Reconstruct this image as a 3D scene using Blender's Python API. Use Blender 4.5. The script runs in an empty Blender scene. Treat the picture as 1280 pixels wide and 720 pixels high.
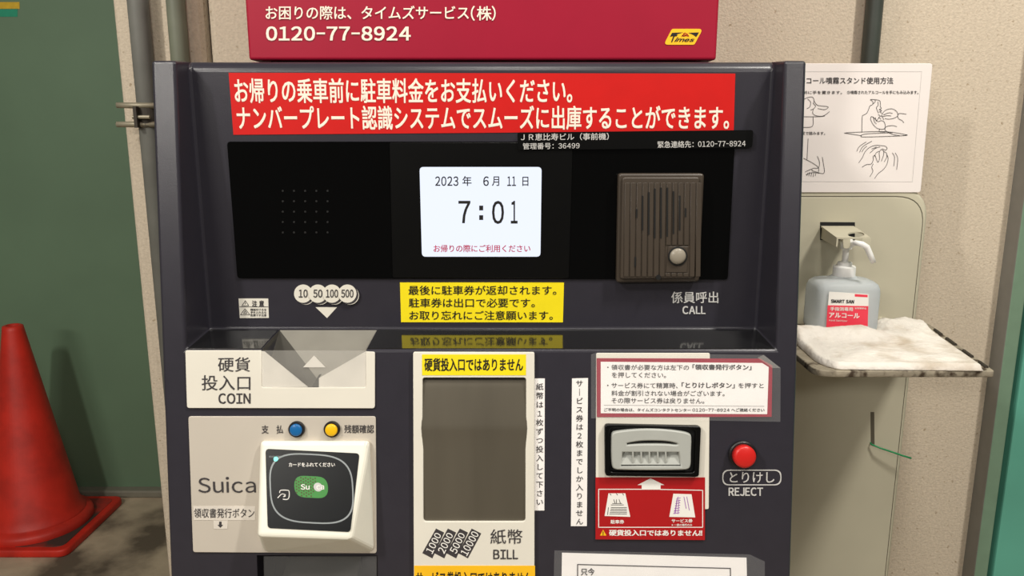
import bpy, bmesh, math, random
from mathutils import Vector, Matrix, noise
random.seed(4)
SC = bpy.context.scene
COL = SC.collection

# ------------------------------------------------------------------ camera, light, exposure
F = 962.0                                   # focal length in pixels of the 1280x720 frame
TH = math.radians(11.51)                    # camera looks down a little
CAMP = Vector((0, 0, 1.30))
CF = Vector((0, math.cos(TH), -math.sin(TH)))
CU = Vector((0, math.sin(TH), math.cos(TH)))
cd = bpy.data.cameras.new('camera'); cam = bpy.data.objects.new('camera', cd); COL.objects.link(cam)
cd.sensor_width = 36; cd.lens = F / 1280 * 36; cd.clip_start = .05
cam.location = CAMP; cam.rotation_euler = (math.pi / 2 - TH, 0, 0)
SC.camera = cam
w = bpy.data.worlds.new('car_park_air'); SC.world = w; w.use_nodes = True
w.node_tree.nodes['Background'].inputs[0].default_value = (1.0, .95, .88, 1)
w.node_tree.nodes['Background'].inputs[1].default_value = .07
def lamp(name, loc, aim, energy, sx, sy, col):
    l = bpy.data.lights.new(name, 'AREA'); l.shape = 'RECTANGLE'; l.size = sx; l.size_y = sy
    l.energy = energy; l.color = col
    o = bpy.data.objects.new(name, l); COL.objects.link(o); o.location = loc
    o.rotation_euler = (Vector(aim) - Vector(loc)).to_track_quat('-Z', 'Y').to_euler()
WARM = (1.0, .955, .875)
lamp('unseen_overhead_light', (1.10, .0, 3.0), (.6, 1.0, .9), 33, .10, .40, WARM)
lamp('unseen_overhead_light', (-1.45, -.55, 2.60), (-.6, 1.2, .9), 25, .12, .30, WARM)
lamp('unseen_overhead_light', (.0, -.35, 3.0), (0, .9, 1.0), 14, .25, .9, WARM)  # unseen lamp added to reshape the shading inside the recess
lamp('unseen_overhead_light', (-2.1, -3.2, 2.65), (-.3, .9, 1.1), 40, 1.3, .30, WARM)
lamp('unseen_overhead_light', (1.8, -3.2, 2.75), (.3, .9, 1.0), 18, 1.3, .30, WARM)
SC.view_settings.view_transform = 'Standard'; SC.view_settings.look = 'None'
SC.view_settings.gamma = 1; SC.view_settings.use_curve_mapping = False
SC.view_settings.exposure = 0.18

# ------------------------------------------------------------------ helpers: rays, planes, tags
def ray(x, y):
    return (CF + Vector((1, 0, 0)) * ((x - 640) / F) + CU * ((360 - y) / F))
class Plane:
    def __init__(s, o, u, v):
        s.o = Vector(o); s.u = Vector(u).normalized(); s.v = Vector(v).normalized(); s.n = s.u.cross(s.v).normalized()
    def lift(s, d): return Plane(s.o + s.n * d, s.u, s.v)
    def hit(s, x, y, d=0):
        r = ray(x, y); t = (s.o + s.n * d - CAMP).dot(s.n) / r.dot(s.n); return CAMP + r * t
    def uv(s, x, y, d=0):
        q = s.hit(x, y, d) - s.o; return (q.dot(s.u), q.dot(s.v))
    def at(s, u, v, d=0): return s.o + s.u * u + s.v * v + s.n * d
    def mat(s, d=0):
        m = Matrix((s.u, s.v, s.n)).transposed().to_4x4(); m.translation = s.o + s.n * d; return m
def crop(k, ox, oy): return lambda *p: [(ox + a / k, oy + b / k) for a, b in p]
def tag(o, label=None, cat=None, group=None, kind=None):
    if label: o['label'] = label
    if cat: o['category'] = cat
    if group: o['group'] = group
    if kind: o['kind'] = kind
    return o
def thing(name, loc, label, cat, group=None):
    o = bpy.data.objects.new(name, None); COL.objects.link(o); o.location = loc; o.empty_display_size = .05
    return tag(o, label, cat, group)
def wloc(o):
    p = Vector((0, 0, 0))
    while o: p += o.location; o = o.parent
    return p
def link(name, me, m, parent=None, smooth=False, origin=None):
    """me holds world coordinates; links it as one object below parent"""
    o = bpy.data.objects.new(name, me); COL.objects.link(o)
    off = wloc(parent) if parent else Vector(origin or (0, 0, 0))
    me.transform(Matrix.Translation(-off))
    if parent: o.parent = parent
    else: o.location = off
    for q in (m if isinstance(m, (list, tuple)) else [m]): me.materials.append(q)
    if smooth:
        for p in me.polygons: p.use_smooth = True
    return o
def bm_link(name, bm, m, parent=None, smooth=False, origin=None):
    bmesh.ops.recalc_face_normals(bm, faces=bm.faces)
    me = bpy.data.meshes.new(name); bm.to_mesh(me); bm.free()
    return link(name, me, m, parent, smooth, origin)
def bevel(o, wd, seg=2, ang=35):
    b = o.modifiers.new('bevel', 'BEVEL'); b.width = wd; b.segments = seg; b.limit_method = 'ANGLE'; b.angle_limit = math.radians(ang)
    return o
def evaluated(o):
    dg = bpy.context.evaluated_depsgraph_get(); dg.update()
    return bpy.data.meshes.new_from_object(o.evaluated_get(dg))
def rounded(pts, r, seg=5):
    if not r: return list(pts)
    out = []; n = len(pts)
    for i in range(n):
        rr = r[i] if isinstance(r, (list, tuple)) else r
        p = Vector(pts[i]).to_2d(); a = Vector(pts[i - 1]).to_2d() - p; b = Vector(pts[(i + 1) % n]).to_2d() - p
        if rr <= 0: out.append(tuple(p)); continue
        la, lb = a.length, b.length; a.normalize(); b.normalize()
        ang = a.angle(b, math.pi); t = min(rr / max(math.tan(ang / 2), 1e-3), la * .49, lb * .49)
        p0 = p + a * t; p1 = p + b * t
        for k in range(seg + 1):
            s = k / seg
            out.append(tuple((1 - s) ** 2 * p0 + 2 * s * (1 - s) * p + s * s * p1))
    return out
def shape_mesh(polys, th, bv=0):
    """closed 2-D outlines (first outer, then holes) filled and extruded to th, base at 0"""
    c = bpy.data.curves.new('outline', 'CURVE'); c.dimensions = '2D'; c.fill_mode = 'BOTH'
    c.extrude = max(th / 2 - bv, 0); c.bevel_depth = bv; c.bevel_resolution = 1; c.offset = -bv
    for pl in polys:
        s = c.splines.new('POLY'); s.points.add(len(pl) - 1); s.use_cyclic_u = True
        for q, (a, b) in zip(s.points, pl): q.co = (a, b, 0, 1)
    o = bpy.data.objects.new('outline', c); COL.objects.link(o)
    me = evaluated(o); bpy.data.objects.remove(o); bpy.data.curves.remove(c)
    me.transform(Matrix.Translation((0, 0, th / 2)))
    return me
def plate(name, P, pts, m, parent=None, th=.0008, d=0, r=0, bv=0, holes=(), hr=0, label=None):
    """pts, holes: outlines in photograph pixels on plane P (lifted by d)"""
    polys = [rounded([P.uv(*q, d) for q in pts], r)] + [rounded([P.uv(*q, d) for q in h], hr) for h in holes]
    me = shape_mesh(polys, th, bv); me.transform(P.mat(d)); me.materials.clear()
    o = link(name, me, m, parent)
    if label: o['label'] = label
    return o
def box4(x0, y0, x1, y1): return [(x0, y0), (x1, y0), (x1, y1), (x0, y1)]
def circ(x, y, rx, ry=None, n=28): return [(x + rx * math.cos(k * 2 * math.pi / n), y + (ry or rx) * math.sin(k * 2 * math.pi / n)) for k in range(n)]
def merge(meshes):
    bm = bmesh.new()
    for me in meshes:
        bm.from_mesh(me); bpy.data.meshes.remove(me)
    out = bpy.data.meshes.new('merged'); bm.to_mesh(out); bm.free(); return out
GLYPHS = {}
def curve_text(body, center=False, line=1.0):
    c = bpy.data.curves.new('txt', 'FONT'); c.body = body; c.resolution_u = 3; c.space_line = line
    if center: c.align_x = 'CENTER'
    o = bpy.data.objects.new('txt', c); COL.objects.link(o)
    me = evaluated(o); bpy.data.objects.remove(o); bpy.data.curves.remove(c); me.materials.clear()
    return me
def glyph(ch):
    """full-width form of a character: vertices, faces"""
    if ch not in GLYPHS:
        me = curve_text(chr(ord(ch) + 0xFEE0) if '!' <= ch <= '~' else ch)
        GLYPHS[ch] = ([tuple(v.co[:2]) for v in me.vertices], [tuple(p.vertices) for p in me.polygons]); bpy.data.meshes.remove(me)
    return GLYPHS[ch]
def text_mesh(body, bold=0, center=False, shear=0, line=1.0, gap=.12):
    vs, fs = [], []
    if center:
        me = curve_text(body, True, line); vs = [tuple(v.co[:2]) for v in me.vertices]; fs = [tuple(p.vertices) for p in me.polygons]; bpy.data.meshes.remove(me)
    else:
        for r_, row in enumerate(body.split('\n')):
            x = 0
            for ch in row:
                if ch == ' ': x += .36; continue
                if ch == '　': x += 1; continue
                gv, gf = glyph(ch)
                if not gv: x += 1; continue
                lo = min(v[0] for v in gv); hi = max(v[0] for v in gv)
                k = (.5 if ch == '-' else .92) if '!' <= ch <= '~' else 1
                dx = x - lo * k if k < 1 else x
                n0 = len(vs); vs += [(a * k + dx, b - 1.1 * r_) for a, b in gv]; fs += [tuple(q + n0 for q in f) for f in gf]
                x += (hi - lo) * k + gap if k < 1 else 1
    if shear: vs = [(a + b * shear, b) for a, b in vs]
    V3, F3 = [], []
    # heavier strokes: the same outlines again, a hair to each side
    for n_, (dx, dy) in enumerate(((-1, -.8), (1, -.8), (1, .8), (-1, .8), (0, 0)) if bold else ((0, 0),)):
        n0 = len(V3); V3 += [(a + dx * bold, b + dy * bold, n_) for a, b in vs]; F3 += [tuple(q + n0 for q in f) for f in fs]
    me = bpy.data.meshes.new('txt'); me.from_pydata(V3, [], F3); return me
def write(P, body, q, bold=0, d=.001, center=False, shear=0, line=1.0, gap=.12):
    """ink of body fitted to pixel box (x0,y0,x1,y1) or to four pixel corners (tl,tr,br,bl) on plane P"""
    me = text_mesh(body, bold, center, shear, line, gap)
    xs = [v.co.x for v in me.vertices]; ys = [v.co.y for v in me.vertices]
    a, b, c0, c1 = min(xs), max(xs), min(ys), max(ys)
    if not isinstance(q[0], (tuple, list)): q = box4(*q)
    tl, tr, br, bl = [P.hit(x, y, d) for x, y in q]
    for v in me.vertices:
        s = (v.co.x - a) / (b - a); t = (v.co.y - c0) / (c1 - c0)
        v.co = (bl * (1 - s) + br * s) * (1 - t) + (tl * (1 - s) + tr * s) * t + P.n * (v.co.z * .00005)
    return me
def lettering(P, items, m, parent, d=.001, name='lettering', **kw):
    o = link(name, merge([write(P, it[0], it[1], it[2] if len(it) > 2 else 0, d, **kw) for it in items]), m, parent)
    return o
def stroke_mesh(P, lines, wd, d):
    """flat ribbons along pixel polylines"""
    bm = bmesh.new()
    for ln in lines:
        p = [Vector(P.uv(*q, d)) for q in ln]
        for i in range(len(p) - 1):
            t = (p[i + 1] - p[i])
            if t.length < 1e-7: continue
            t.normalize(); nn = Vector((-t.y, t.x)) * wd / 2; e = t * wd * .3
            a, b = p[i] - e, p[i + 1] + e
            bm.faces.new([bm.verts.new(P.at(x.x, x.y, d)) for x in (a - nn, b - nn, b + nn, a + nn)])
    me = bpy.data.meshes.new('strokes'); bm.to_mesh(me); bm.free(); return me
def smooth_line(pts, n=5):
    """Catmull-Rom through pixel points"""
    p = [pts[0]] + list(pts) + [pts[-1]]; out = []
    for i in range(1, len(p) - 2):
        for k in range(n):
            t = k / n
            out.append(tuple(.5 * (2 * p[i][j] + (p[i + 1][j] - p[i - 1][j]) * t + (2 * p[i - 1][j] - 5 * p[i][j] + 4 * p[i + 1][j] - p[i + 2][j]) * t * t
                      + (3 * p[i][j] - p[i - 1][j] - 3 * p[i + 1][j] + p[i + 2][j]) * t ** 3) for j in (0, 1)))
    return out + [tuple(pts[-1])]
def add_box(bm, x0, x1, y0, y1, z0, z1):
    v = [bm.verts.new((x, y, z)) for x in (x0, x1) for y in (y0, y1) for z in (z0, z1)]
    for f in ((0, 1, 3, 2), (4, 6, 7, 5), (0, 4, 5, 1), (2, 3, 7, 6), (0, 2, 6, 4), (1, 5, 7, 3)): bm.faces.new([v[i] for i in f])
def add_hull(bm, pts):
    vs = [bm.verts.new(p) for p in pts]; r = bmesh.ops.convex_hull(bm, input=vs)
    bmesh.ops.delete(bm, geom=[g for g in r['geom_interior'] if isinstance(g, bmesh.types.BMVert)], context='VERTS')
def add_lathe(bm, prof, o, axis=Vector((0, 0, 1)), n=32):
    """prof: (radius, height) from first to last, revolved about axis at o"""
    o = Vector(o); axis = Vector(axis).normalized(); e = axis.orthogonal().normalized(); f = axis.cross(e); rings = []
    for r, h in prof:
        if r < 1e-6: rings.append([bm.verts.new(o + axis * h)])
        else: rings.append([bm.verts.new(o + axis * h + (e * math.cos(2 * math.pi * k / n) + f * math.sin(2 * math.pi * k / n)) * r) for k in range(n)])
    for a, b in zip(rings, rings[1:]):
        for k in range(n):
            l = (k + 1) % n
            if len(a) == 1 and len(b) == 1: continue
            if len(a) == 1: bm.faces.new((a[0], b[k], b[l]))
            elif len(b) == 1: bm.faces.new((a[k], a[l], b[0]))
            else: bm.faces.new((a[k], a[l], b[l], b[k]))
    if len(rings[0]) > 1: bm.faces.new(rings[0][::-1])
    if len(rings[-1]) > 1: bm.faces.new(rings[-1])
def add_tube(bm, pts, r, n=14):
    pts = [Vector(p) for p in pts]; rings = []; pe = None
    for i, p in enumerate(pts):
        t = (pts[min(i + 1, len(pts) - 1)] - pts[max(i - 1, 0)]).normalized()
        e = t.orthogonal().normalized() if pe is None else (pe - t * pe.dot(t)).normalized()
        pe = e; f = t.cross(e); rr = r[i] if isinstance(r, (list, tuple)) else r
        rings.append([bm.verts.new(p + (e * math.cos(2 * math.pi * k / n) + f * math.sin(2 * math.pi * k / n)) * rr) for k in range(n)])
    for a, b in zip(rings, rings[1:]):
        for k in range(n): bm.faces.new((a[k], a[(k + 1) % n], b[(k + 1) % n], b[k]))
    bm.faces.new(rings[0][::-1]); bm.faces.new(rings[-1])

# ------------------------------------------------------------------ materials
def lin(c):
    return tuple((x / 255 / 12.92 if x / 255 <= .04045 else ((x / 255 + .055) / 1.055) ** 2.4) for x in c) + (1,)
def mat(name, rgb, rough=.5, metal=0, var=.06, scale=40, bump=0, bscale=300, emit=0, trans=0, alpha=1, ior=1.5, dirt=None, dirt_scale=6, dirt_lo=.55, dirt_hi=.75, stretch=None, spec=.5):
    m = bpy.data.materials.new(name); m.use_nodes = True; nt = m.node_tree; N = nt.nodes; L = nt.links
    b = N['Principled BSDF']
    tc = N.new('ShaderNodeTexCoord'); src = tc.outputs['Object']
    if stretch:
        mp = N.new('ShaderNodeMapping'); mp.inputs['Scale'].default_value = stretch; L.new(src, mp.inputs[0]); src = mp.outputs[0]
    nz = N.new('ShaderNodeTexNoise'); nz.inputs['Scale'].default_value = scale; nz.inputs['Detail'].default_value = 5; L.new(src, nz.inputs['Vector'])
    mr = N.new('ShaderNodeMapRange'); mr.inputs[1].default_value = .3; mr.inputs[2].default_value = .7
    mr.inputs[3].default_value = 1 - var; mr.inputs[4].default_value = 1 + var; L.new(nz.outputs[0], mr.inputs[0])
    hs = N.new('ShaderNodeHueSaturation'); hs.inputs['Color'].default_value = lin(rgb); L.new(mr.outputs[0], hs.inputs['Value'])
    out = hs.outputs[0]
    if dirt:
        n2 = N.new('ShaderNodeTexNoise'); n2.inputs['Scale'].default_value = dirt_scale; n2.inputs['Detail'].default_value = 8; L.new(src, n2.inputs['Vector'])
        m2 = N.new('ShaderNodeMapRange'); m2.inputs[1].default_value = dirt_lo; m2.inputs[2].default_value = dirt_hi; L.new(n2.outputs[0], m2.inputs[0])
        mx = N.new('ShaderNodeMix'); mx.data_type = 'RGBA'; L.new(m2.outputs[0], mx.inputs[0]); L.new(out, mx.inputs[6]); mx.inputs[7].default_value = lin(dirt)
        out = mx.outputs[2]
    L.new(out, b.inputs['Base Color'])
    b.inputs['Roughness'].default_value = rough; b.inputs['Metallic'].default_value = metal; b.inputs['IOR'].default_value = ior
    b.inputs['Transmission Weight'].default_value = trans; b.inputs['Alpha'].default_value = alpha
    b.inputs['Specular IOR Level'].default_value = spec
    if emit:
        b.inputs['Base Color'].default_value = (.01, .01, .01, 1)
        for l_ in list(b.inputs['Base Color'].links): L.remove(l_)
        b.inputs['Emission Color'].default_value = lin(rgb); b.inputs['Emission Strength'].default_value = emit
    if bump:
        n3 = N.new('ShaderNodeTexNoise'); n3.inputs['Scale'].default_value = bscale; n3.inputs['Detail'].default_value = 6; L.new(src, n3.inputs['Vector'])
        bp = N.new('ShaderNodeBump'); bp.inputs['Strength'].default_value = bump; bp.inputs['Distance'].default_value = .002
        L.new(n3.outputs[0], bp.inputs['Height']); L.new(bp.outputs[0], b.inputs['Normal'])
    return m
M = dict(
    plaster=mat('sprayed_plaster', (200, 186, 166), .9, var=.10, scale=220, bump=.5, bscale=320, dirt=(160, 142, 118), dirt_scale=140, dirt_lo=.62, dirt_hi=.72),
    plaster_dark=mat('joint_filler', (70, 60, 50), .9),
    green_wall=mat('green_painted_steel', (104, 130, 104), .55, var=.07, scale=3),
    green_door=mat('teal_painted_steel', (92, 164, 144), .5, var=.06, scale=5),
    green_frame=mat('green_grey_paint', (112, 138, 116), .5, var=.05),
    grey_frame=mat('grey_edge_paint', (128, 126, 120), .6, var=.05),
    gap=mat('dark_gap', (12, 12, 12), .8),
    concrete=mat('worn_concrete', (190, 172, 146), .8, var=.16, scale=9, bump=.7, bscale=30, dirt=(100, 88, 73), dirt_scale=4.5, dirt_lo=.45, dirt_hi=.62),
    sill=mat('grey_sill', (128, 124, 110), .6),
    pipe=mat('grey_pipe', (108, 108, 102), .55, var=.10, scale=25),
    pipe_light=mat('greenish_pipe', (112, 116, 100), .5, var=.10, scale=25),
    pipe_dark=mat('dark_pipe', (62, 68, 62), .5, var=.10, scale=25),
    zinc=mat('galvanised_steel', (150, 142, 122), .5, .4, var=.15, scale=60),
    zinc_dark=mat('stained_steel', (60, 54, 46), .6, .3, var=.2, scale=60),
    body=mat('charcoal_paint', (48, 46, 54), .30, var=.04, scale=60, bump=.05, bscale=900),
    gloss=mat('glossy_black_plate', (26, 26, 27), .10, ior=1.9, var=.05),
    glass=mat('black_glass', (5, 5, 5), .10, var=.02, spec=.3),
    glass_soft=mat('black_plastic', (9, 9, 9), .30, var=.05, spec=.25),
    red=mat('red_sticker', (204, 24, 21), .5, var=.03, spec=.25),
    darkred=mat('deep_red_sheet', (176, 16, 22), .45, var=.03),
    crimson=mat('crimson_border', (158, 22, 52), .45, var=.03),
    maroon=mat('maroon_enamel', (160, 22, 50), .42, var=.03, spec=.25, scale=20),
    cream=mat('cream_print', (255, 238, 222), .6, var=.02),
    white=mat('white_print', (245, 242, 236), .5, var=.02),
    grey_print=mat('grey_print', (205, 203, 200), .5, var=.02),
    dim=mat('dim_grey_print', (10, 10, 10), .6),
    black=mat('black_print', (22, 20, 20), .5, var=.02),
    ink=mat('dark_ink', (60, 56, 58), .6, var=.03),
    yellow=mat('yellow_sticker', (250, 228, 20), .45, var=.03),
    amber=mat('amber_print', (255, 196, 30), .45, var=.02),
    orange=mat('orange_print', (235, 96, 40), .5),
    ivory=mat('ivory_panel', (232, 227, 214), .4, var=.025, scale=15),
    silver=mat('champagne_panel', (212, 203, 190), .38, .15, var=.04, scale=8),
    ivory_shell=mat('cream_plastic', (246, 243, 228), .42, var=.02),
    reader=mat('reader_black', (19, 21, 23), .3, spec=.25, var=.12, scale=30),
    ring=mat('silver_ring_print', (150, 156, 158), .4),
    green=mat('green_print', (62, 140, 62), .4, var=.04),
    lime=mat('olive_dots', (74, 76, 34), .4),
    led=mat('teal_led', (120, 255, 220), .4, emit=2.0),
    blue=mat('blue_button', (24, 104, 168), .3, var=.05),
    ybutton=mat('yellow_button', (250, 196, 24), .3, var=.05),
    redbutton=mat('red_button', (208, 34, 30), .35, var=.05),
    rubber=mat('black_collar', (22, 19, 20), .45),
    brown=mat('brown_plastic', (68, 59, 50), .42, var=.05),
    slot=mat('slot_black', (6, 6, 6), .7),
    pearl=mat('pearl_button', (150, 142, 128), .3, var=.05),
    shutter=mat('brushed_shutter', (102, 96, 84), .42, .35, var=.10, scale=25, stretch=(1, 1, .06)),
    chute_side_shaded=mat('chute_shade_and_tray_grey', (78, 75, 69), .45, .3, var=.08), chute=mat('grey_chute', (150, 146, 136), .42, .3, var=.05),  # left facet's shade painted as a darker chute grey; receipt tray shares it
    mouth=mat('grey_mouth', (176, 178, 172), .45, var=.03),
    paper_grey=mat('translucent_label', (222, 214, 203), .6), paper=mat('white_paper', (250, 246, 244), .7, var=.015),
    poster=mat('poster_paper', (236, 228, 224), .6, var=.015, scale=10),
    film=mat('clear_film', (255, 255, 255), .15, alpha=.04, bump=.15, bscale=60, spec=.25),
    acrylic=mat('clear_acrylic', (235, 232, 224), .1, alpha=.11, spec=.3),
    screen=mat('lit_screen', (234, 240, 255), .3, emit=.95, var=.0),
    pink=mat('pink_text', (190, 40, 80), .6),
    purple=mat('purple_print', (170, 110, 190), .6),
    khaki=mat('khaki_enamel', (196, 190, 168), .5, var=.035, scale=12),
    khaki_dark=mat('khaki_groove', (92, 86, 72), .7),
    rust=mat('corroded_tray', (150, 140, 122), .7, .2, var=.2, scale=50, bump=.6, bscale=120, dirt=(66, 52, 38), dirt_scale=60, dirt_lo=.5, dirt_hi=.62),
    towel=mat('damp_white_towel', (226, 219, 210), .85, var=.03, scale=30, bump=.9, bscale=150, dirt=(188, 174, 156), dirt_scale=26, dirt_lo=.48, dirt_hi=.74),
    bottle=mat('milky_bottle', (224, 230, 233), .35, trans=.45, var=.02, ior=1.2),
    pump=mat('white_pump', (244, 243, 240), .4, var=.02),
    labelred=mat('label_red', (240, 62, 84), .5, var=.02),
    wire=mat('green_wire', (24, 140, 84), .45),
    cone=mat('red_orange_rubber', (214, 46, 30), .5, var=.10, scale=14, bump=.15, bscale=200, dirt=(176, 38, 26), dirt_scale=10, dirt_lo=.45, dirt_hi=.75),
    cone_base=mat('grimy_red_rubber', (196, 44, 30), .6, var=.12, scale=14, dirt=(64, 56, 50), dirt_scale=9, dirt_lo=.32, dirt_hi=.6),
    teal_label=mat('teal_label', (30, 150, 116), .5), yellow_label=mat('mustard_label', (214, 176, 40), .5, var=.1, scale=60),
    bright=mat('white_triangle', (222, 217, 208), .45),
)

# ------------------------------------------------------------------ planes the things lie on
WALL_Y = 1.20
FRONT = Plane((0, .8336, 1.3695), (1, 0, 0), (0, .119, 1))          # leaning front of the machine
REC = Plane((0, .865, 1.3695), (1, 0, 0), (0, 0, 1))                # upright back of its recess
SIGN = Plane((0, .89, 1.3795), (1, 0, 0), (0, 0, 1))
WALL = Plane((0, WALL_Y, 0), (1, 0, 0), (0, 0, 1))
FARW = Plane((0, 2.61, 0), (1, 0, 0), (0, 0, 1))
STAND = Plane((0, 1.10, 0), (1, 0, 0), (0, 0, 1))
TRAYZ = 1.030
TRAY = Plane((0, 0, TRAYZ), (1, 0, 0), (0, 1, 0))

# ------------------------------------------------------------------ the setting
def struct(name, bm, m, **kw):
    o = bm_link(name, bm, m, **kw); o['kind'] = 'structure'; return o
bm = bmesh.new(); add_box(bm, -4, 3, -3, 3.2, -.1, 0); struct('floor', bm, M['concrete'])
XL = WALL.hit(138, 0).x; XJ = WALL.hit(254, 0).x; XG = WALL.hit(1245.6, 380).x
# plaster wall: two panels with softly rounded edges at the dark joint
def wall_panel(bm, x0, x1, r):
    prof = [(x0, WALL_Y + .25), (x0, WALL_Y + .012)] + [(x0 + .012 - .012 * math.cos(a), WALL_Y + .012 - .012 * math.sin(a)) for a in (.4, .8, 1.2, 1.57)]
    prof += [(x1 - r + r * math.sin(a), WALL_Y + r - r * math.cos(a)) for a in (0, .4, .8, 1.2, 1.57)] + [(x1, WALL_Y + .25)]
    lo = [bm.verts.new((x, y, 0)) for x, y in prof]; hi = [bm.verts.new((x, y, 3)) for x, y in prof]
    for i in range(len(prof)):
        j = (i + 1) % len(prof); bm.faces.new((lo[i], lo[j], hi[j], hi[i]))
    bm.faces.new(lo[::-1]); bm.faces.new(hi)
bm = bmesh.new(); wall_panel(bm, XL, XJ - .005, .024); wall_panel(bm, XJ + .004, XG + .02, .002)
struct('wall_back', bm, M['plaster'])
bm = bmesh.new(); add_box(bm, XJ - .01, XJ + .01, WALL_Y + .03, WALL_Y + .2, 0, 3); struct('trim_1', bm, M['plaster_dark'])
bm = bmesh.new(); add_box(bm, -4, -.3, 2.61, 2.75, 0, 3.2); struct('wall_left', bm, M['green_wall'])
bm = bmesh.new(); add_box(bm, -4, -.3, 2.575, 2.62, 0, .028); bevel(struct('baseboard_left', bm, M['sill']), .006)
# right-hand door: steel frame standing 32 mm proud of the wall, dark gap, teal leaf
FY = WALL_Y - .032
FRM = Plane((0, FY, 0), (1, 0, 0), (0, 0, 1))
xf0 = XG; xf1 = FRM.hit(1280.5, 380).x
bm = bmesh.new(); add_box(bm, xf0 + .0005, xf1, FY, WALL_Y + .2, 0, 3); fr = struct('trim_2', bm, [M['green_frame'], M['grey_frame']])
for p in fr.data.polygons:
    if p.normal.x < -.5: p.material_index = 1
bevel(fr, .002)
bm = bmesh.new(); add_box(bm, xf1, xf1 + .03, FY + .045, WALL_Y + .2, 0, 3); struct('trim_3', bm, M['gap'])
bm = bmesh.new(); add_box(bm, xf1 + .011, xf1 + 1.4, FY + .002, WALL_Y + .05, .01, 2.9); bevel(struct('door_1', bm, M['green_door']), .003)

# ------------------------------------------------------------------ the parking payment machine
XA, XB, XC, XD = -.3765, -.3506, .2838, .3072
SY, SZ = .798, 1.0700            # front lip of the shelf
RY, SBZ, TZ = .865, 1.0747, 1.3722
mach = thing('payment_machine', (-.035, .95, 0), 'charcoal parking payment machine with a lit clock screen, coin, card and bill slots', 'payment machine')
KY, KZ = FRONT.o.y - .119 * (1.3695 - .5), .5
pr = {'P0': (KY, 0), 'P1': (KY, KZ), 'S': (SY, SZ), 'T': (.8336, TZ), 'SB': (RY, SBZ), 'RT': (RY, TZ - .006), 'RU': (RY + .006, TZ + .0018), 'B': (1.185, TZ + .0018), 'Bb': (1.185, 0)}
bm = bmesh.new(); V = {}
for k, x in zip('abcd', (XA, XB, XC, XD)):
    for nme, (y, z) in pr.items(): V[k, nme] = bm.verts.new((x, y, z))
def fc(*ks): bm.faces.new([V[k[0], k[1:]] for k in ks])
for k in 'ad': fc(*[k + s for s in ('P0', 'P1', 'S', 'T', 'B', 'Bb')])
for a, b in ('ab', 'bc', 'cd'):
    fc(a + 'P0', b + 'P0', b + 'P1', a + 'P1'); fc(a + 'P1', b + 'P1', b + 'S', a + 'S'); fc(a + 'Bb', b + 'Bb', b + 'B', a + 'B'); fc(a + 'P0', b + 'P0', b + 'Bb', a + 'Bb')
for a, b in ('ab', 'cd'): fc(a + 'S', b + 'S', b + 'T', a + 'T')
fc('bS', 'cS', 'cSB', 'bSB'); fc('bSB', 'cSB', 'cRT', 'bRT'); fc('bRT', 'cRT', 'cRU', 'bRU'); fc('bRU', 'cRU', 'cB', 'bB')
fc('aT', 'bT', 'bRU', 'bB', 'aB'); fc('dT', 'cT', 'cRU', 'cB', 'dB')
for k in 'bc': fc(k + 'S', k + 'T', k + 'RU', k + 'RT', k + 'SB')
for v in list(bm.verts):
    if not v.link_faces: bm.verts.remove(v)
housing = bm_link('housing', bm, M['body'], mach)
bevel(housing, .0032, 3, 20)
def cut(target, pts):
    b = bmesh.new(); add_hull(b, pts); me = bpy.data.meshes.new('cutter'); bmesh.ops.recalc_face_normals(b, faces=b.faces); b.to_mesh(me); b.free()
    me.transform(Matrix.Translation(-wloc(mach)))
    o = bpy.data.objects.new('cutter', me); COL.objects.link(o); o.parent = mach
    q = target.modifiers.new('cut', 'BOOLEAN'); q.operation = 'DIFFERENCE'; q.object = o; q.solver = 'EXACT'
    return o
# mouth of the coin chute in the shelf, and the receipt pocket
xa, xb = REC.hit(349.5, 412).x, REC.hit(471.5, 412).x; xc, xd = FRONT.hit(327, 437).x, FRONT.hit(458, 437).x
apex = FRONT.hit(400, 483)
c1 = cut(housing, [(xa, RY - .001, SBZ + .01), (xb, RY - .001, SBZ + .01), (xc, SY - .03, SZ + .01), (xd, SY - .03, SZ + .01),
                   (xa, RY - .001, 1.02), (xb, RY - .001, 1.02), (xc, SY - .03, 1.028), (xd, SY - .03, 1.028)])
qa, qb = FRONT.hit(321, 694), FRONT.hit(472, 694); qc = FRONT.hit(396, 790)
c2 = cut(housing, [(x, y, z) for x in (qa.x, qb.x) for (y, z) in ((qa.y - .02, qa.z), (qa.y + .06, qa.z), (qc.y - .02, qc.z), (qc.y + .06, qc.z))])
me = evaluated(housing); housing.modifiers.clear(); old = housing.data; housing.data = me; bpy.data.meshes.remove(old)
for c in (c1, c2): bpy.data.objects.remove(c)

def part(name, bm, m, **kw): return bm_link(name, bm, m, mach, **kw)
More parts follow.
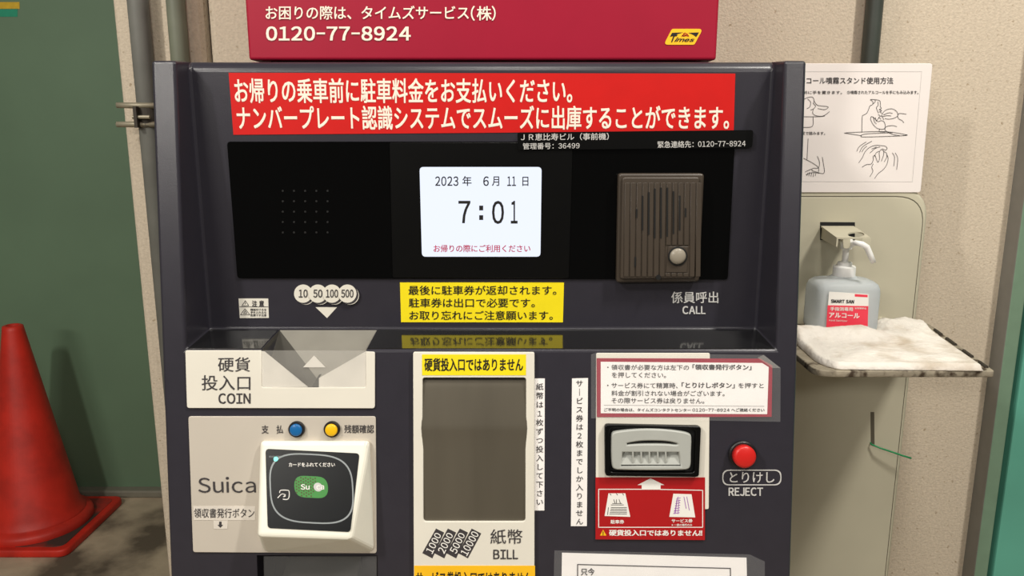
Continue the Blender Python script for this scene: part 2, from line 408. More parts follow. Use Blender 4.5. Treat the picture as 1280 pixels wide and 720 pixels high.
# --- recess: stickers and black glass
st = plate('red_notice', REC, [(286, 91), (919, 92), (917, 163.5), (292, 168.5)], M['red'], mach, th=.0006)
lettering(REC, [('お帰りの乗車前に駐車料金をお支払いください。', [(292, 97.5), (716.5, 98), (715, 129), (294, 129)], .018),
                ('ナンバープレート認識システムでスムーズに出庫することができます。', [(295, 132), (912, 132), (911, 162), (297, 162.5)], .018)], M['cream'], st, d=.0009)
gl = plate('display_panel', REC, [(284.5, 177), (918, 177), (909, 349), (297.5, 347.5)], M['glass'], mach, th=.002, r=.004)
mid = plate('center_bezel', REC, [(487, 178), (716, 178), (711, 348), (491, 347)], M['glass_soft'], gl, th=.0012, d=.002, r=.003, bv=.0004,
            holes=[[(524.5, 208.7), (677, 208.7), (675.5, 320.7), (527.5, 320.7)]], hr=.0045)
scr = plate('screen', REC, [(524.5, 208.5), (677.2, 208.5), (675.7, 321), (527.3, 321)], M['screen'], mach, th=.0006, d=.002, r=.0045, label='lit white clock screen')
sl = lettering(REC, [('2023', (544, 220.5, 573, 232.5), .014), ('年', (578, 220, 589.5, 232.5), .014), ('6', (604, 220.5, 611, 232.5), .014), ('月', (615, 220.5, 624, 232.5), .014),
                ('11', (634, 220.5, 645, 232.5), .014), ('日', (653, 221, 660.5, 232.5), .014),
                ('7', (573, 251, 588, 279), .012), ('0', (615, 251, 630, 280), .012), ('1', (638.5, 251, 647, 279.5), .012),
                ], M['black'], scr, d=.0028)
ln = [plate('dot', REC, box4(599, 257, 604, 263), M['black'], d=.0027, th=.0001), plate('dot', REC, box4(599, 269, 604, 275), M['black'], d=.0027, th=.0001)]
def absorb(objs, name, m, parent):
    """several flat shapes of one print become one mesh"""
    ms = []
    for o in objs:
        me = o.data.copy(); me.transform(Matrix.Translation(wloc(o))); ms.append(me)
    for o in objs:
        me0 = o.data; bpy.data.objects.remove(o); bpy.data.meshes.remove(me0)
    me = merge(ms); me.materials.clear(); return link(name, me, m, parent)
absorb(ln, 'colon', M['black'], scr)
lettering(REC, [('お帰りの際にご利用ください', (542, 306, 663, 315.3), .016)], M['pink'], scr, d=.0028, name='red_lettering')
dots = [plate('dot', REC, circ(353.5 + 14.0 * i, 238.5 + 13.0 * j, 1.3, n=8), M['dim'], d=.0021, th=.0002) for i in range(5) for j in range(5)]
absorb(dots, 'speaker_hole', M['dim'], gl)
bl = plate('number_label', REC, [(646.5, 165.5), (941.5, 162.5), (940, 184.5), (647.5, 187.5)], M['glass_soft'], mach, th=.0006, d=.0042, r=.003)
lettering(REC, [('ＪＲ恵比寿ビル（事前機）', [(651, 167), (761, 166), (761, 175), (651, 176)], .012), ('管理番号：36499', [(653.5, 178.8), (724.5, 178), (724.5, 186), (653.5, 186.8)], .008),
                ('緊急連絡先：0120-77-8924', [(822, 176.5), (932, 175), (932, 183.5), (822, 185)], .008)], M['grey_print'], bl, d=.0053)
# intercom on the glass
K = crop(4.5, 760, 200)
ic = plate('intercom', REC, [(771.5, 216.3), (877.8, 216.3), (871.6, 350.3), (769, 351.5)], M['brown'], mach, th=.010, d=.0021, r=.004, bv=.002)
IP = REC.lift(.0121)
face = plate('face_plate', IP, [(777, 221), (874, 221), (868, 347.5), (774.5, 348.5)], M['brown'], ic, th=.004, r=.004, bv=.0015)
F2 = REC.lift(.0161)
ribs = []
for i in range(13):
    x = 92 + i * 33.6; top = 128; bot = 655
    for (a, b) in ([(top, 478), (635, bot)] if 325 < x + 15 < 452 else [(top, bot)]):
        ribs.append(plate('rib', F2, K((x - (a - 128) * .012 + 3, a), (x + 30 - (a - 128) * .012, a), (x + 30 - (b - 128) * .012, b), (x + 3 - (b - 128) * .012, b)), M['brown'], d=0, th=.0011, bv=.0003))
absorb(ribs, 'rib_pattern', M['brown'], ic)
sl_ = []
for x, a, b in ((160, 275, 325), (193, 200, 395), (228, 180, 420), (262, 160, 440), (297, 155, 440), (332, 155, 430), (367, 175, 415), (402, 200, 395), (435, 270, 320), (152, 545, 600)):
    sl_.append(plate('slot', F2, K((x - 3.5, a), (x + 5.5, a), (x + 4.5, b), (x - 4.5, b)), M['slot'], d=.0008, th=.0008, r=.0004))
sl_.append(plate('slot', F2, K(*circ(283, 659, 14)), M['slot'], d=.0003, th=.0012))
absorb(sl_, 'speaker_slot', M['slot'], ic)
plate('button_surround', F2, K((338, 486), (450, 486), (443, 632), (325, 632)), M['brown'], ic, d=0, th=.0012, r=.0008, bv=.0004)
bx = F2.hit(*K((390, 540))[0])
bm = bmesh.new(); add_lathe(bm, [(.0108, 0), (.0108, .0022), (.0094, .0024)], bx, F2.n); bm_link('button_ring', bm, M['slot'], ic, smooth=False)
bm = bmesh.new(); add_lathe(bm, [(.0090, .001), (.0090, .003), (.0078, .0042), (.005, .0052), (0, .0057)], bx, F2.n); bm_link('call_button', bm, M['pearl'], ic, smooth=True)
lettering(REC, [('係員呼出', (839, 364.5, 898, 379), .012), ('CALL', (853, 382.5, 882, 392.8), .03)], M['grey_print'], mach, d=.0006)
# coins, arrow, caution label
K = crop(4.414, 270, 330)
cs = []
for i, (x, t) in enumerate(((481, '10'), (562, '50'), (640, '100'), (725, '500'))):
    cx = 270 + x / 4.414
    cs.append(plate('coin_mark', REC, circ(cx + 3.2, 369.4, 11.4), M['ivory'], mach, d=.0001 + .0009 * i, th=.0003))
    cs.append(plate('coin_mark', REC, circ(cx + 2.2, 368.7, 11.6), M['ink'], mach, d=.0003 + .0009 * i, th=.0003))
    f_ = plate('coin_mark', REC, circ(cx, 367, 11.4), M['ivory'], mach, d=.0005 + .0009 * i, th=.0003)
    hw = {2: 5.6, 3: 7.6}[len(t)]
    lettering(REC, [(t, (cx - hw, 361.8, cx + hw, 372), .02)], M['ink'], f_, d=.0011 + .0009 * i)
plate('coin_arrow', REC, K((550, 238), (668, 238), (613, 298)), M['ivory'], mach, th=.0004)
cl = plate('caution_label', REC, K((125, 190), (288, 190), (292, 297), (132, 298)), M['ivory'], mach, th=.0004)
g = [[(143, 230), (180, 230), (162, 202), (143, 230)], [(135, 280), (187, 280), (160, 247), (135, 280)], [(130, 236), (288, 236)], [(161, 212), (161, 222)], [(152, 272), (161, 258), (170, 272), (152, 272)]]
link('symbol', stroke_mesh(REC, [K(*q) for q in g], .0006, .0007), M['ink'], cl)
g = [[(190, 247 + 8 * i), (268 - 20 * (i % 2) - 12 * (i == 4), 247 + 8 * i)] for i in range(5)]
lettering(REC, [('注 意', (315, 375.5, 330, 383.5), .03), ('機械をけるな\n手を入れるな\n危険です注意', (313, 385.5, 333, 395.5), .01)], M['ink'], cl, d=.0007)
yn = plate('yellow_notice', REC, [(500, 353), (705, 353), (703.6, 402.8), (501.4, 402.6)], M['yellow'], mach, th=.0005)
lettering(REC, [('最後に駐車券が返却されます。', (510.6, 357, 695.5, 368.7), .01), ('駐車券は出口で必要です。', (511, 372.8, 668.6, 384.3), .01), ('お取り忘れにご注意願います。', (511.7, 388.4, 691, 400), .01)], M['black'], yn, d=.0008)
# shelf lining: glossy black strip either side of the coin chute
bm = bmesh.new()
t_ = .0008
for pts in ([(XB + .001, SY + .002, SZ), (xc - .001, SY + .002, SZ), (xa - .001, RY - .0006, SBZ), (XB + .001, RY - .0006, SBZ)],
            [(xd + .001, SY + .002, SZ), (XC - .001, SY + .002, SZ), (XC - .001, RY - .0006, SBZ), (xb + .001, RY - .0006, SBZ)]):
    add_hull(bm, [Vector(p) for p in pts] + [Vector(p) + Vector((0, 0, t_)) for p in pts])
part('shelf_plate', bm, M['gloss'])
# --- coin slot
K = crop(7.11, 310, 400)
cut_o = [(327, 437.5), (458.3, 437.5), (458.3, 484), (327, 484)]
coin = plate('coin_panel', FRONT, [(232.5, 437.6), (327, 437.6), (327.5, 484), (458, 484), (458.3, 439), (469, 439.5), (469, 510), (234.6, 509.6)], M['ivory'], mach, th=.0022,
             r=[.002, 0, .003, .003, 0, .002, .003, .003], bv=.0005)
lettering(FRONT, [('硬貨', (272.5, 446.5, 312.5, 464.6), .006), ('投入口', (252, 469, 313, 488), .006), ('COIN', (273, 491.5, 313.3, 504.8), .022)], M['ink'], coin, d=.0025)
plate('chute_guide', FRONT, K((122, 275), (150, 280), (536, 594), (122, 598)), M['bright'], coin, th=.0008, d=.0002)
plate('chute_guide', FRONT, K((1053, 275), (1025, 290), (632, 515), (632, 598), (1053, 598)), M['bright'], coin, th=.0008, d=.0002)
bm = bmesh.new()
A, D, B_, E_ = Vector((xa, RY - .001, SBZ - .0005)), Vector((xb, RY - .001, SBZ - .0005)), Vector((xc, SY + .001, SZ)), Vector((xd, SY + .001, SZ))
Ap = FRONT.hit(401, 480, -.006); Bl = FRONT.hit(327, 484, -.001); Br = FRONT.hit(458, 484, -.001); A2 = FRONT.hit(388, 486, -.002)
for tri in ((A, A2, Ap), (D, Ap, Br, E_), (A, Ap, D)):
    bm.faces.new([bm.verts.new(p) for p in tri])
part('coin_chute', bm, M['chute'])
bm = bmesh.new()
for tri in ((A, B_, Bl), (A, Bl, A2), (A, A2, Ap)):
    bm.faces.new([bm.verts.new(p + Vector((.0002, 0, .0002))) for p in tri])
part('chute_side_shaded', bm, M['chute_side_shaded'])  # shade of this facet is put into its darker colour
ac = plate('chute_cover', FRONT, [(328, 437.8), (457.5, 438.2), (457.5, 483.5), (328, 483.5)], M['acrylic'], coin, th=.0016, d=.0012, bv=.0003, r=[.0003, .0003, .002, .002])
plate('coin_slit', FRONT, K((570, 593), (631, 593), (631, 520), (655, 480), (632, 484)), M['slot'], coin, th=.0002, d=.0004)
plate('arrow_mark', FRONT, K((490, 420), (587, 316), (690, 420)), M['bright'], coin, th=.0003, d=.0029)
# --- contactless card panel, buttons and reader
cp = plate('card_panel', FRONT, [(236, 520), (470, 520), (471, 691), (242, 689.6)], M['silver'], mach, th=.0018, r=.003, bv=.0005)
lettering(FRONT, [('支　払', (327, 531.5, 354, 542), .012), ('残額確認', (430.4, 531, 467.5, 541.5), .012), ('Suica', [(247, 596), (319.5, 596), (320, 616), (248, 616)], .004)], M['ink'], cp, d=.0022)
rl = plate('receipt_label', FRONT, [(241.7, 632.5), (319, 632.5), (319, 650), (242.3, 650)], M['paper_grey'], mach, th=.0003, d=.0019)
lettering(FRONT, [('領収書発行ボタン', (242.5, 635.4, 318, 647.2), .002)], M['ink'], rl, d=.0025)
al = plate('arrow_label', FRONT, [(267, 650.5), (284.6, 650.5), (284.6, 661), (267.3, 661)], M['paper_grey'], mach, th=.0003, d=.0019)
plate('arrow_mark', FRONT, [(274, 652), (277, 652), (277, 656), (279, 656), (275.5, 659.7), (272, 656), (274, 656)], M['ink'], al, th=.0002, d=.0023)
def button(name, x, y, rr, rb, m, h=.007):
    o = FRONT.hit(x, y, .0018); bm = bmesh.new()
    add_lathe(bm, [(rr, 0), (rr, .0032), (rr * .92, .0042), (rb * 1.08, .0042)], o, FRONT.n); c = part('button_collar', bm, M['rubber'])
    bm = bmesh.new(); add_lathe(bm, [(rb, .002), (rb, h * .8), (rb * .93, h * .93), (rb * .75, h), (0, h * 1.02)], o, FRONT.n)
    return bm_link(name, bm, m, c, smooth=True)
button('pay_button', 371.5, 536, .0088, .0066, M['blue'])
button('balance_button', 415.5, 536, .0088, .0066, M['ybutton'])
K = crop(4, 316, 520)
pt = FRONT.hit(393, 552, .010); pb = FRONT.hit(393, 673, .036)
CARD = Plane(pt, (1, 0, 0), pt - pb)
q = [CARD.hit(*p) for p in ((325.5, 552), (461, 552), (438.5, 674), (321.5, 670))]
b4 = [FRONT.hit(*p, .0017) for p in ((326, 550), (463, 550), (470.5, 690), (328.5, 690))]
bm = bmesh.new(); add_hull(bm, q + b4); rd = bevel(part('card_reader', bm, M['ivory_shell']), .004, 3, 15)
bp_ = plate('reader_face', CARD, K((62, 175), (532, 176), (468, 572), (55, 572)), M['reader'], rd, th=.0008, r=.004)
outer = [CARD.uv(*p) for p in K((150, 192), (410, 192), (492, 280), (488, 450), (410, 538), (150, 536), (75, 450), (80, 280))]
def sup(cx, cy, rx, ry, n, k=64):
    o = []
    for i in range(k):
        a = 2 * math.pi * i / k; c, s = math.cos(a), math.sin(a)
        o.append((cx + rx * abs(c) ** (2 / n) * (1 if c >= 0 else -1), cy + ry * abs(s) ** (2 / n) * (1 if s >= 0 else -1)))
    return o
plate('ring_print', CARD, K(*sup(283, 364, 210, 175, 3.2)), M['ring'], rd, th=.0002, d=.0008, holes=[K(*sup(283, 364, 203, 168, 3.2))])
lettering(CARD, [('カードをふれてください', K((180, 233), (411, 233), (411, 254), (180, 254)), .02)], M['white'], rd, d=.0012)
plate('green_mark', CARD, K((197, 302), (366, 302), (366, 410), (197, 410)), M['green'], rd, th=.0002, d=.0009, r=.0125)
hs = []
for i in range(9):
    for j in range(7):
        x = 208 + i * 12; y = 312 + j * 15 + (i % 2) * 6
        if abs(y - 356) < 50 and (x > 230 or abs(y - 356) < 32) and x + (y - 356) * .35 < 300: hs.append(plate('dot', CARD, K(*circ(x, y, 4.6, n=8)), M['lime'], d=.0011, th=.0001))
absorb(hs, 'dot_pattern', M['lime'], rd)
plate('white_mark', CARD, K(*circ(316, 355, 22)), M['grey_print'], rd, th=.0001, d=.0012)
lettering(CARD, [('Su', K((240, 341), (284, 341), (284, 368), (240, 368)), .02), ('ca', K((318, 346), (357, 346), (357, 368), (318, 368)), .02)], M['white'], rd, d=.0015, name='mark_lettering')
g = [[(122, 392), (128, 380), (160, 378), (170, 384), (168, 412), (158, 424), (138, 424)], [(112, 418), (130, 400), (140, 398), (150, 402), (140, 412), (150, 408)]]
link('hand_mark', stroke_mesh(CARD, [smooth_line(K(*z), 3) for z in g], .0009, .0010), M['white'], rd)
bm = bmesh.new(); add_lathe(bm, [(.0024, 0), (.0022, .0006), (0, .0012)], CARD.hit(*K((115, 215))[0], .0008), CARD.n, 16); bm_link('indicator_lamp', bm, M['led'], rd)
lettering(CARD, [('READY ERROR', K((82, 199), (148, 199), (148, 208), (82, 208)), .01)], M['ring'], rd, d=.001, name='small_lettering')
# receipt pocket: dark inside, pale sloped tray, clear flap
ro = FRONT.hit(396, 694)
bm = bmesh.new(); add_hull(bm, [Vector((qa.x + .018, ro.y + y, z)) for y, z in ((.014, ro.z - .046), (.058, ro.z - .034), (.014, ro.z - .075), (.058, ro.z - .075))] +
                          [Vector((qb.x - .030, ro.y + y, z)) for y, z in ((.014, ro.z - .046), (.058, ro.z - .034), (.014, ro.z - .075), (.058, ro.z - .075))])
rp = part('receipt_tray', bm, M['chute_side_shaded'])
plate('clear_flap', FRONT, [(330, 695), (471, 695), (471, 745), (331, 745)], M['film'], rp, th=.002, d=-.002, bv=.0003)
# --- bill slot
bp = plate('bill_panel', FRONT, [(517, 439.3), (668, 439.6), (668, 738), (518, 738)], M['ivory'], mach, th=.0050, r=.002, bv=.0006,
           holes=[[(528.8, 471), (657.5, 471), (657.5, 520), (658.6, 534), (656.7, 560), (656.7, 650), (529.8, 650), (529.8, 560), (527.6, 534), (528.8, 520)]], hr=[.003, .003, 0, .004, 0, .004, .004, 0, .004, 0])
bys = plate('yellow_strip', FRONT, [(527.5, 443), (657.5, 443), (657.5, 469), (527.7, 469)], M['yellow'], bp, th=.0004, d=.0050)
lettering(FRONT, [('硬貨投入口ではありません', (530.5, 447.5, 653.8, 464), .022)], M['black'], bp, d=.0057)
prof = [(471.5, .0005), (476, .0006), (479, .0012), (485, .0018), (500, .0030), (515, .0042), (528, .0052), (533, .0055), (537, .0054), (542, .0050), (560, .0044), (600, .0034), (640, .0024), (650, .0020)]
bm = bmesh.new(); rows = []
for y, d in prof:
    rows.append([bm.verts.new(FRONT.hit(x, y, d) if False else FRONT.at(FRONT.uv(x, y)[0], FRONT.uv(x, y)[1], d)) for x in (527.8 if y < 545 else 529.2, 658.4 if y < 545 else 657.2)])
for a, b in zip(rows, rows[1:]): bm.faces.new((a[0], a[1], b[1], b[0]))
sh = part('bill_shutter', bm, M['shutter'], smooth=True)
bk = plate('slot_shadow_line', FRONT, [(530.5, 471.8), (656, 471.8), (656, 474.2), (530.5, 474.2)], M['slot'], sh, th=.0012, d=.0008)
K = crop(8, 515, 630)
bars = []; nums = []
for i, t in enumerate(('1000', '2000', '5000', '10000')):
    dx = 119 * i; ex = 14 if i == 3 else 0
    c4 = [(240 + dx, 245), (322 + dx + ex, 285 + ex * .7), (204 + dx + (0 if i < 3 else -2), 543), (103 + dx, 490)]
    bars.append(plate('bar', FRONT, K(*c4), M['ink'], th=.0002, d=.0050))
    a = Vector(c4[3]); b = Vector(c4[0]); cc = Vector(c4[1]); dd = Vector(c4[2])
    m0, m1 = (.13, .88) if i < 3 else (.05, .95)
    up0 = a.lerp(b, m0); up1 = a.lerp(b, m1); lo0 = dd.lerp(cc, m0); lo1 = dd.lerp(cc, m1)
    nums.append(write(FRONT, t, K(*[tuple(z) for z in (up0.lerp(lo0, .14), up1.lerp(lo1, .14), up1.lerp(lo1, .86), up0.lerp(lo0, .86))]), .012, .0056))
bb = absorb(bars, 'note_mark', M['ink'], bp)
link('note_lettering', merge(nums), M['white'], bp)
lettering(FRONT, [('紙幣', (613, 661.5, 653, 680), .004), ('BILL', (616.5, 687, 647.5, 699), .022)], M['ink'], bp, d=.0054, name='name_lettering')
yb = plate('yellow_footer', FRONT, [(517.7, 707), (668.8, 707), (668.8, 735), (518, 735)], M['amber'], bp, th=.0004, d=.0050)
yb.data.materials[0] = M['amber']
lettering(FRONT, [('サービス券投入口ではありません', (520, 714.5, 664, 731), .02)], M['black'], bp, d=.0057, name='footer_lettering')
# --- vertical paper strips
def vstrip(quad, body, x, y0, y1, hw):
    o = plate('vertical_label', FRONT, quad, M['paper'], mach, th=.0003)
    o2 = lettering(FRONT, [('\n'.join(body), (x - hw, y0, x + hw, y1), .006)], M['ink'], o, d=.0006, center=True, line=1.22)
    return o
vstrip([(668.3, 473), (681, 473), (680.4, 638), (668.3, 638)], '紙幣は１枚ずつ投入して下さい', 674.6, 479, 631, 4.6)
vstrip([(715, 473), (735, 472.5), (733.5, 657.5), (713.6, 657.5)], 'サ｜ビス券は２枚までしか入りません', 724.4, 475.5, 655.5, 4.6)
# --- ticket slot
tp = plate('ticket_panel', FRONT, [(745, 441), (887, 441), (885.6, 636), (744.5, 636)], M['ivory'], mach, th=.0016, r=.002, bv=.0004)
K = crop(4.5, 735, 520)
tb = plate('slot_frame', FRONT, [(755, 528.6), (874.6, 531), (872, 594), (755.5, 592.5)], M['glass_soft'], mach, th=.0070, d=.0016, r=.004, bv=.001,
           holes=[[(761, 533), (868, 534.5), (866, 588.5), (761, 587.5)]], hr=.004)
plate('slot_back', FRONT, [(759, 531), (870, 531), (870, 590), (759, 590)], M['slot'], tb, th=.0010, d=.0017)
mo_out = smooth_line(K((128, 100), (140, 82), (190, 72), (270, 64), (345, 62), (430, 66), (510, 76), (556, 88), (572, 108), (570, 200), (568, 262), (552, 286), (500, 291), (345, 293), (200, 291), (146, 286), (130, 262), (126, 180)), 3)
mo_hole = K((190, 192), (500, 192), (514, 270), (180, 270))
mo_slit = smooth_line(K((214, 142), (280, 131), (350, 128), (430, 131), (488, 142), (488, 151), (430, 147), (350, 146), (280, 147), (214, 151)), 3)
mo = plate('ticket_mouth', FRONT, mo_out, M['mouth'], mach, th=.0085, d=.0027, bv=.0014, holes=[mo_slit, mo_hole])
bm = bmesh.new()
r0 = [FRONT.hit(*p, dd) for p, dd in zip(K((186, 188), (504, 188), (518, 274), (176, 274)), (.0035, .0035, .0098, .0098))]
bm.faces.new([bm.verts.new(p) for p in r0]); bm_link('ticket_ramp', bm, M['mouth'], mo)
rb = []
bm = bmesh.new()
for x in (250, 297, 343, 390, 435):
    a0, a1, a2 = FRONT.hit(*K((x - 3, 190))[0], .004), FRONT.hit(*K((x - 3, 192))[0], .0112), FRONT.hit(*K((x, 262))[0], .0100)
    dx = Vector((.0018, 0, 0)); add_hull(bm, [a0, a1, a2, a0 + dx, a1 + dx, a2 + dx])
bm_link('ticket_rib', bm, M['mouth'], mo)
plate('slit', FRONT, K((214, 126), (490, 126), (490, 154), (214, 154)), M['slot'], mo, th=.0005, d=.0028)
rs = plate('red_sheet', FRONT, K((42, 345), (658, 345), (657, 697), (42, 693)), M['darkred'], mach, th=.0004, d=.0017)
plate('arrow_mark', FRONT, K((352, 350), (430, 388), (408, 388), (408, 414), (302, 414), (302, 388), (278, 388)), M['white'], rs, th=.0002, d=.0021)
lines = [K((302, 412), (60, 412), (60, 626), (645, 626), (645, 418), (408, 413))]
link('outline_print', stroke_mesh(FRONT, lines, .0009, .0022), M['white'], rs)
plate('ticket_picture', FRONT, K((115, 435), (210, 435), (238, 567), (93, 562)), M['white'], rs, th=.0002, d=.0021)
plate('ticket_picture', FRONT, K((480, 437), (582, 440), (603, 570), (457, 567)), M['white'], rs, th=.0002, d=.0021)
tl = [[(124, 437), (130, 445)], [(160, 436), (166, 445)], [(195, 437), (201, 445)], [(130, 500), (200, 500)], [(145, 470), (152, 490)], [(160, 470), (160, 490)], [(175, 470), (182, 490)], [(138, 492), (190, 492)]] + \
     [[(130 - i * 2, 515 + i * 9), (218, 515 + i * 9)] for i in range(5)] + [[(115, 515), (110, 555)]]
link('ticket_print', stroke_mesh(FRONT, [K(*z) for z in tl], .0006, .0025), M['ink'], rs)
tl = [[(508 - 3 * i, 455 + i * 14), (500 - 3 * i, 465 + i * 14), (520 - i, 460 + i * 14)] for i in range(7)] + [[(540, 455), (552, 520)], [(556, 455), (570, 530)], [(500, 470), (492, 545)], [(512, 470), (506, 550)]]
link('coupon_print', stroke_mesh(FRONT, [K(*z) for z in tl], .0007, .0025), M['purple'], rs)
lettering(FRONT, [('駐車券', K((127, 584), (203, 584), (203, 606), (127, 606)), .03), ('サービス券', K((470, 579), (588, 579), (588, 600), (470, 600)), .03), ('※一部の場所のみ', K((470, 606), (586, 606), (586, 619), (470, 619)), .02),
                  ('硬貨投入口ではありません!!', K((118, 639), (643, 641), (643, 676), (118, 674)), .035)], M['white'], rs, d=.0022)
plate('warning_mark', FRONT, K((67, 672), (85, 640), (104, 672)), M['amber'], rs, th=.0002, d=.0021)
link('warning_print', stroke_mesh(FRONT, [K((85, 650), (85, 662)), K((85, 666), (85, 669))], .0008, .0026), M['black'], rs)
# notice in its clear sleeve
K = crop(5.12, 730, 435)
nt_ = plate('receipt_notice', FRONT, K((80, 65), (1130, 68), (1205, 112), (1200, 440), (82, 442)), M['crimson'], mach, th=.0004, d=.0018)
plate('notice_paper', FRONT, K((107, 88), (1140, 96), (1182, 122), (1172, 423), (107, 417)), M['paper'], nt_, th=.0002, d=.0022)
def q4(x0, y0, x1, y1): return K((x0, y0), (x1, y0 + (x1 - x0) * .004), (x1, y1 + (x1 - x0) * .004), (x0, y1))
lettering(FRONT, [('・領収書が必要な方は左下の', q4(148, 106, 672, 140), .006), ('「領収書発行ボタン」', q4(694, 104, 1072, 140), .03), ('を押してください。', q4(178, 154, 525, 190), .006),
                  ('・サービス券にて精算時、', q4(148, 221, 600, 257), .006), ('「とりけしボタン」', q4(625, 219, 965, 257), .03), ('を押すと', q4(988, 223, 1150, 256), .006),
                  ('料金が割引されない場合がございます。', q4(176, 271, 900, 306), .006), ('その際サービス券は戻りません。', q4(176, 318, 770, 354), .006),
                  ('ご不明の場合は、タイムズコンタクトセンター', q4(128, 384, 684, 406), .02), ('0120-77-8924', q4(694, 386, 932, 406), .012), ('へご連絡ください', q4(942, 385, 1155, 407), .02)], M['ink'], nt_, d=.0026)
link('divider_print', stroke_mesh(FRONT, [K((128, 366), (1155, 373))], .0003, .0026), M['ink'], nt_)
sl2 = plate('clear_sleeve', FRONT, K((45, 40), (80, 30), (1150, 44), (1258, 128), (1256, 472), (45, 450)), M['film'], nt_, th=.0003, d=.0032)
bm = bmesh.new(); add_hull(bm, [FRONT.hit(*p, d_) for p in K((1110, 62), (1150, 44), (1258, 128), (1205, 128)) for d_ in (.0036, .0042)])
bm_link('folded_corner', bm, M['acrylic'], nt_)
# reject button
button('reject_button', 927.4, 567.6, .0150, .0122, M['redbutton'], .013)
pl_ = rounded([FRONT.uv(*p) for p in ((902.8, 587), (976.6, 587), (976.6, 606.6), (902.8, 606.6))], .0075, 8)
me = shape_mesh([pl_, [(a + (.0011 if a < sum(z[0] for z in pl_) / len(pl_) else -.0011), b + (.0011 if b < sum(z[1] for z in pl_) / len(pl_) else -.0011)) for a, b in pl_]], .0002)
me.transform(FRONT.mat(.0002)); me.materials.clear(); link('reject_outline', me, M['grey_print'], mach)
lettering(FRONT, [('とりけし', (912, 590, 968, 603.5), .012), ('REJECT', (910.7, 609.3, 953.8, 620), .03)], M['grey_print'], mach, d=.0005, name='reject_lettering')
# paper notice at the bottom in a clear sleeve
pn = plate('paper_notice', FRONT, [(702.5, 690.8), (933, 697), (936, 830), (700, 830)], M['paper'], mach, th=.0004, d=.0004)
link('outline_print', stroke_mesh(FRONT, [[(722, 800), (722, 705.6), (913, 710.5), (914, 800), (722, 800)]], .0011, .0012), M['ink'], pn)
lettering(FRONT, [('只今', (726, 710.2, 743.3, 719.2), .02)], M['ink'], pn, d=.0012)
plate('clear_sleeve', FRONT, [(693, 688), (937, 693), (956, 702), (956, 835), (690, 835)], M['film'], pn, th=.0003, d=.0020)

# ------------------------------------------------------------------ maroon sign box standing on the machine
sx0, sx1 = SIGN.hit(311, 75).x, SIGN.hit(895.5, 75).x
sg = thing('sign_box', ((sx0 + sx1) / 2, 1.0, TZ + .0018), 'maroon sign box with white service phone number on top of the payment machine', 'sign')
bm = bmesh.new(); add_box(bm, sx0, sx1, .89, 1.15, SIGN.hit(600, 75).z, 1.72); bevel(bm_link('box_shell', bm, M['maroon'], sg), .003, 3)
bm = bmesh.new(); add_box(bm, sx0 + .02, sx1 - .02, .905, 1.14, TZ + .0018, SIGN.hit(600, 75).z); bm_link('base_plinth', bm, M['slot'], sg)
lettering(SIGN, [('お困りの際は、タイムズサービス', (332, 7.2, 586, 24.6), .012), ('(株)', (588.5, 7.4, 619.6, 26), .012), ('0120-77-8924', (332.5, 33, 513.5, 51), .022)], M['cream'], sg, d=.0008)
K = crop(12.8, 800, 20)
plate('logo_plate', SIGN, K((510, 206), (1006, 206), (868, 460), (378, 460)), M['amber'], sg, th=.0004, d=.0002, r=.003)
plate('logo_wing', SIGN, K((512, 268), (690, 262), (600, 290), (478, 335)), M['black'], sg, th=.0002, d=.0007)
plate('logo_wing', SIGN, K((775, 268), (945, 262), (900, 335), (850, 300)), M['black'], sg, th=.0002, d=.0007)
link('logo_flourish', stroke_mesh(SIGN, [smooth_line(K(*z), 3) for z in ([(665, 325), (700, 300), (740, 310), (780, 325)], [(690, 290), (720, 272), (760, 300), (775, 318)], [(680, 312), (720, 318), (760, 280)])], .0009, .001), M['orange'], sg)
lettering(SIGN, [('T', K((500, 300), (600, 300), (560, 420), (490, 420)), .035), ('imes', K((570, 340), (880, 345), (862, 412), (548, 412)), .03)], M['black'], sg, d=.001, shear=.25, name='logo_lettering')

# ------------------------------------------------------------------ pipes on the plaster wall
def pipe(name, x0, x1, m, label, y=None, parent=None):
    p0 = WALL.hit(x0, 0, .02); p1 = WALL.hit(x1, 0, .02); r = (p1.x - p0.x) / 2
    bm = bmesh.new(); add_lathe(bm, [(r, 0), (r, 3.0)], ((p0.x + p1.x) / 2, WALL_Y - r - .003, 0), n=28)
    o = bm_link(name, bm, m, None, smooth=False, origin=((p0.x + p1.x) / 2, WALL_Y - r - .003, 0))
    for f in o.data.polygons: f.use_smooth = len(f.vertices) == 4
    return tag(o, label, 'pipe')
p1 = pipe('conduit_pipe', 158.5, 184, M['pipe'], 'thick grey pipe with a metal clamp at the left edge of the plaster wall')
p2 = pipe('conduit_pipe', 206.5, 229.5, M['pipe_light'], 'greenish grey pipe between the clamped grey pipe and the dark wall joint')
p3 = pipe('conduit_pipe', 1085, 1106, M['pipe_dark'], 'dark green pipe running down behind the hand sanitiser poster')
r1 = p1.data.vertices[0].co.to_2d().length
ck = thing('pipe_clamp', (p1.location.x, p1.location.y, 1.27), 'galvanised clamp with two prongs around the grey pipe left of the machine', 'clamp')
CLP = Plane((0, p1.location.y - r1, 0), (1, 0, 0), (0, 0, 1))
for ya, yb_, nm in ((131.5, 132, 'prong'), (155.5, 155.5, 'prong')):
    a, b = CLP.hit(145.5, ya), CLP.hit(173, yb_)
    bm = bmesh.new(); add_tube(bm, [a, a + (b - a) * .03, b, (b.x + .03, b.y + .004, b.z)], [.0022, .0042, .0046, .0042], 12); bm_link(nm, bm, M['zinc'], ck, smooth=True)
za, zb = CLP.hit(180, 135).z, CLP.hit(180, 158).z
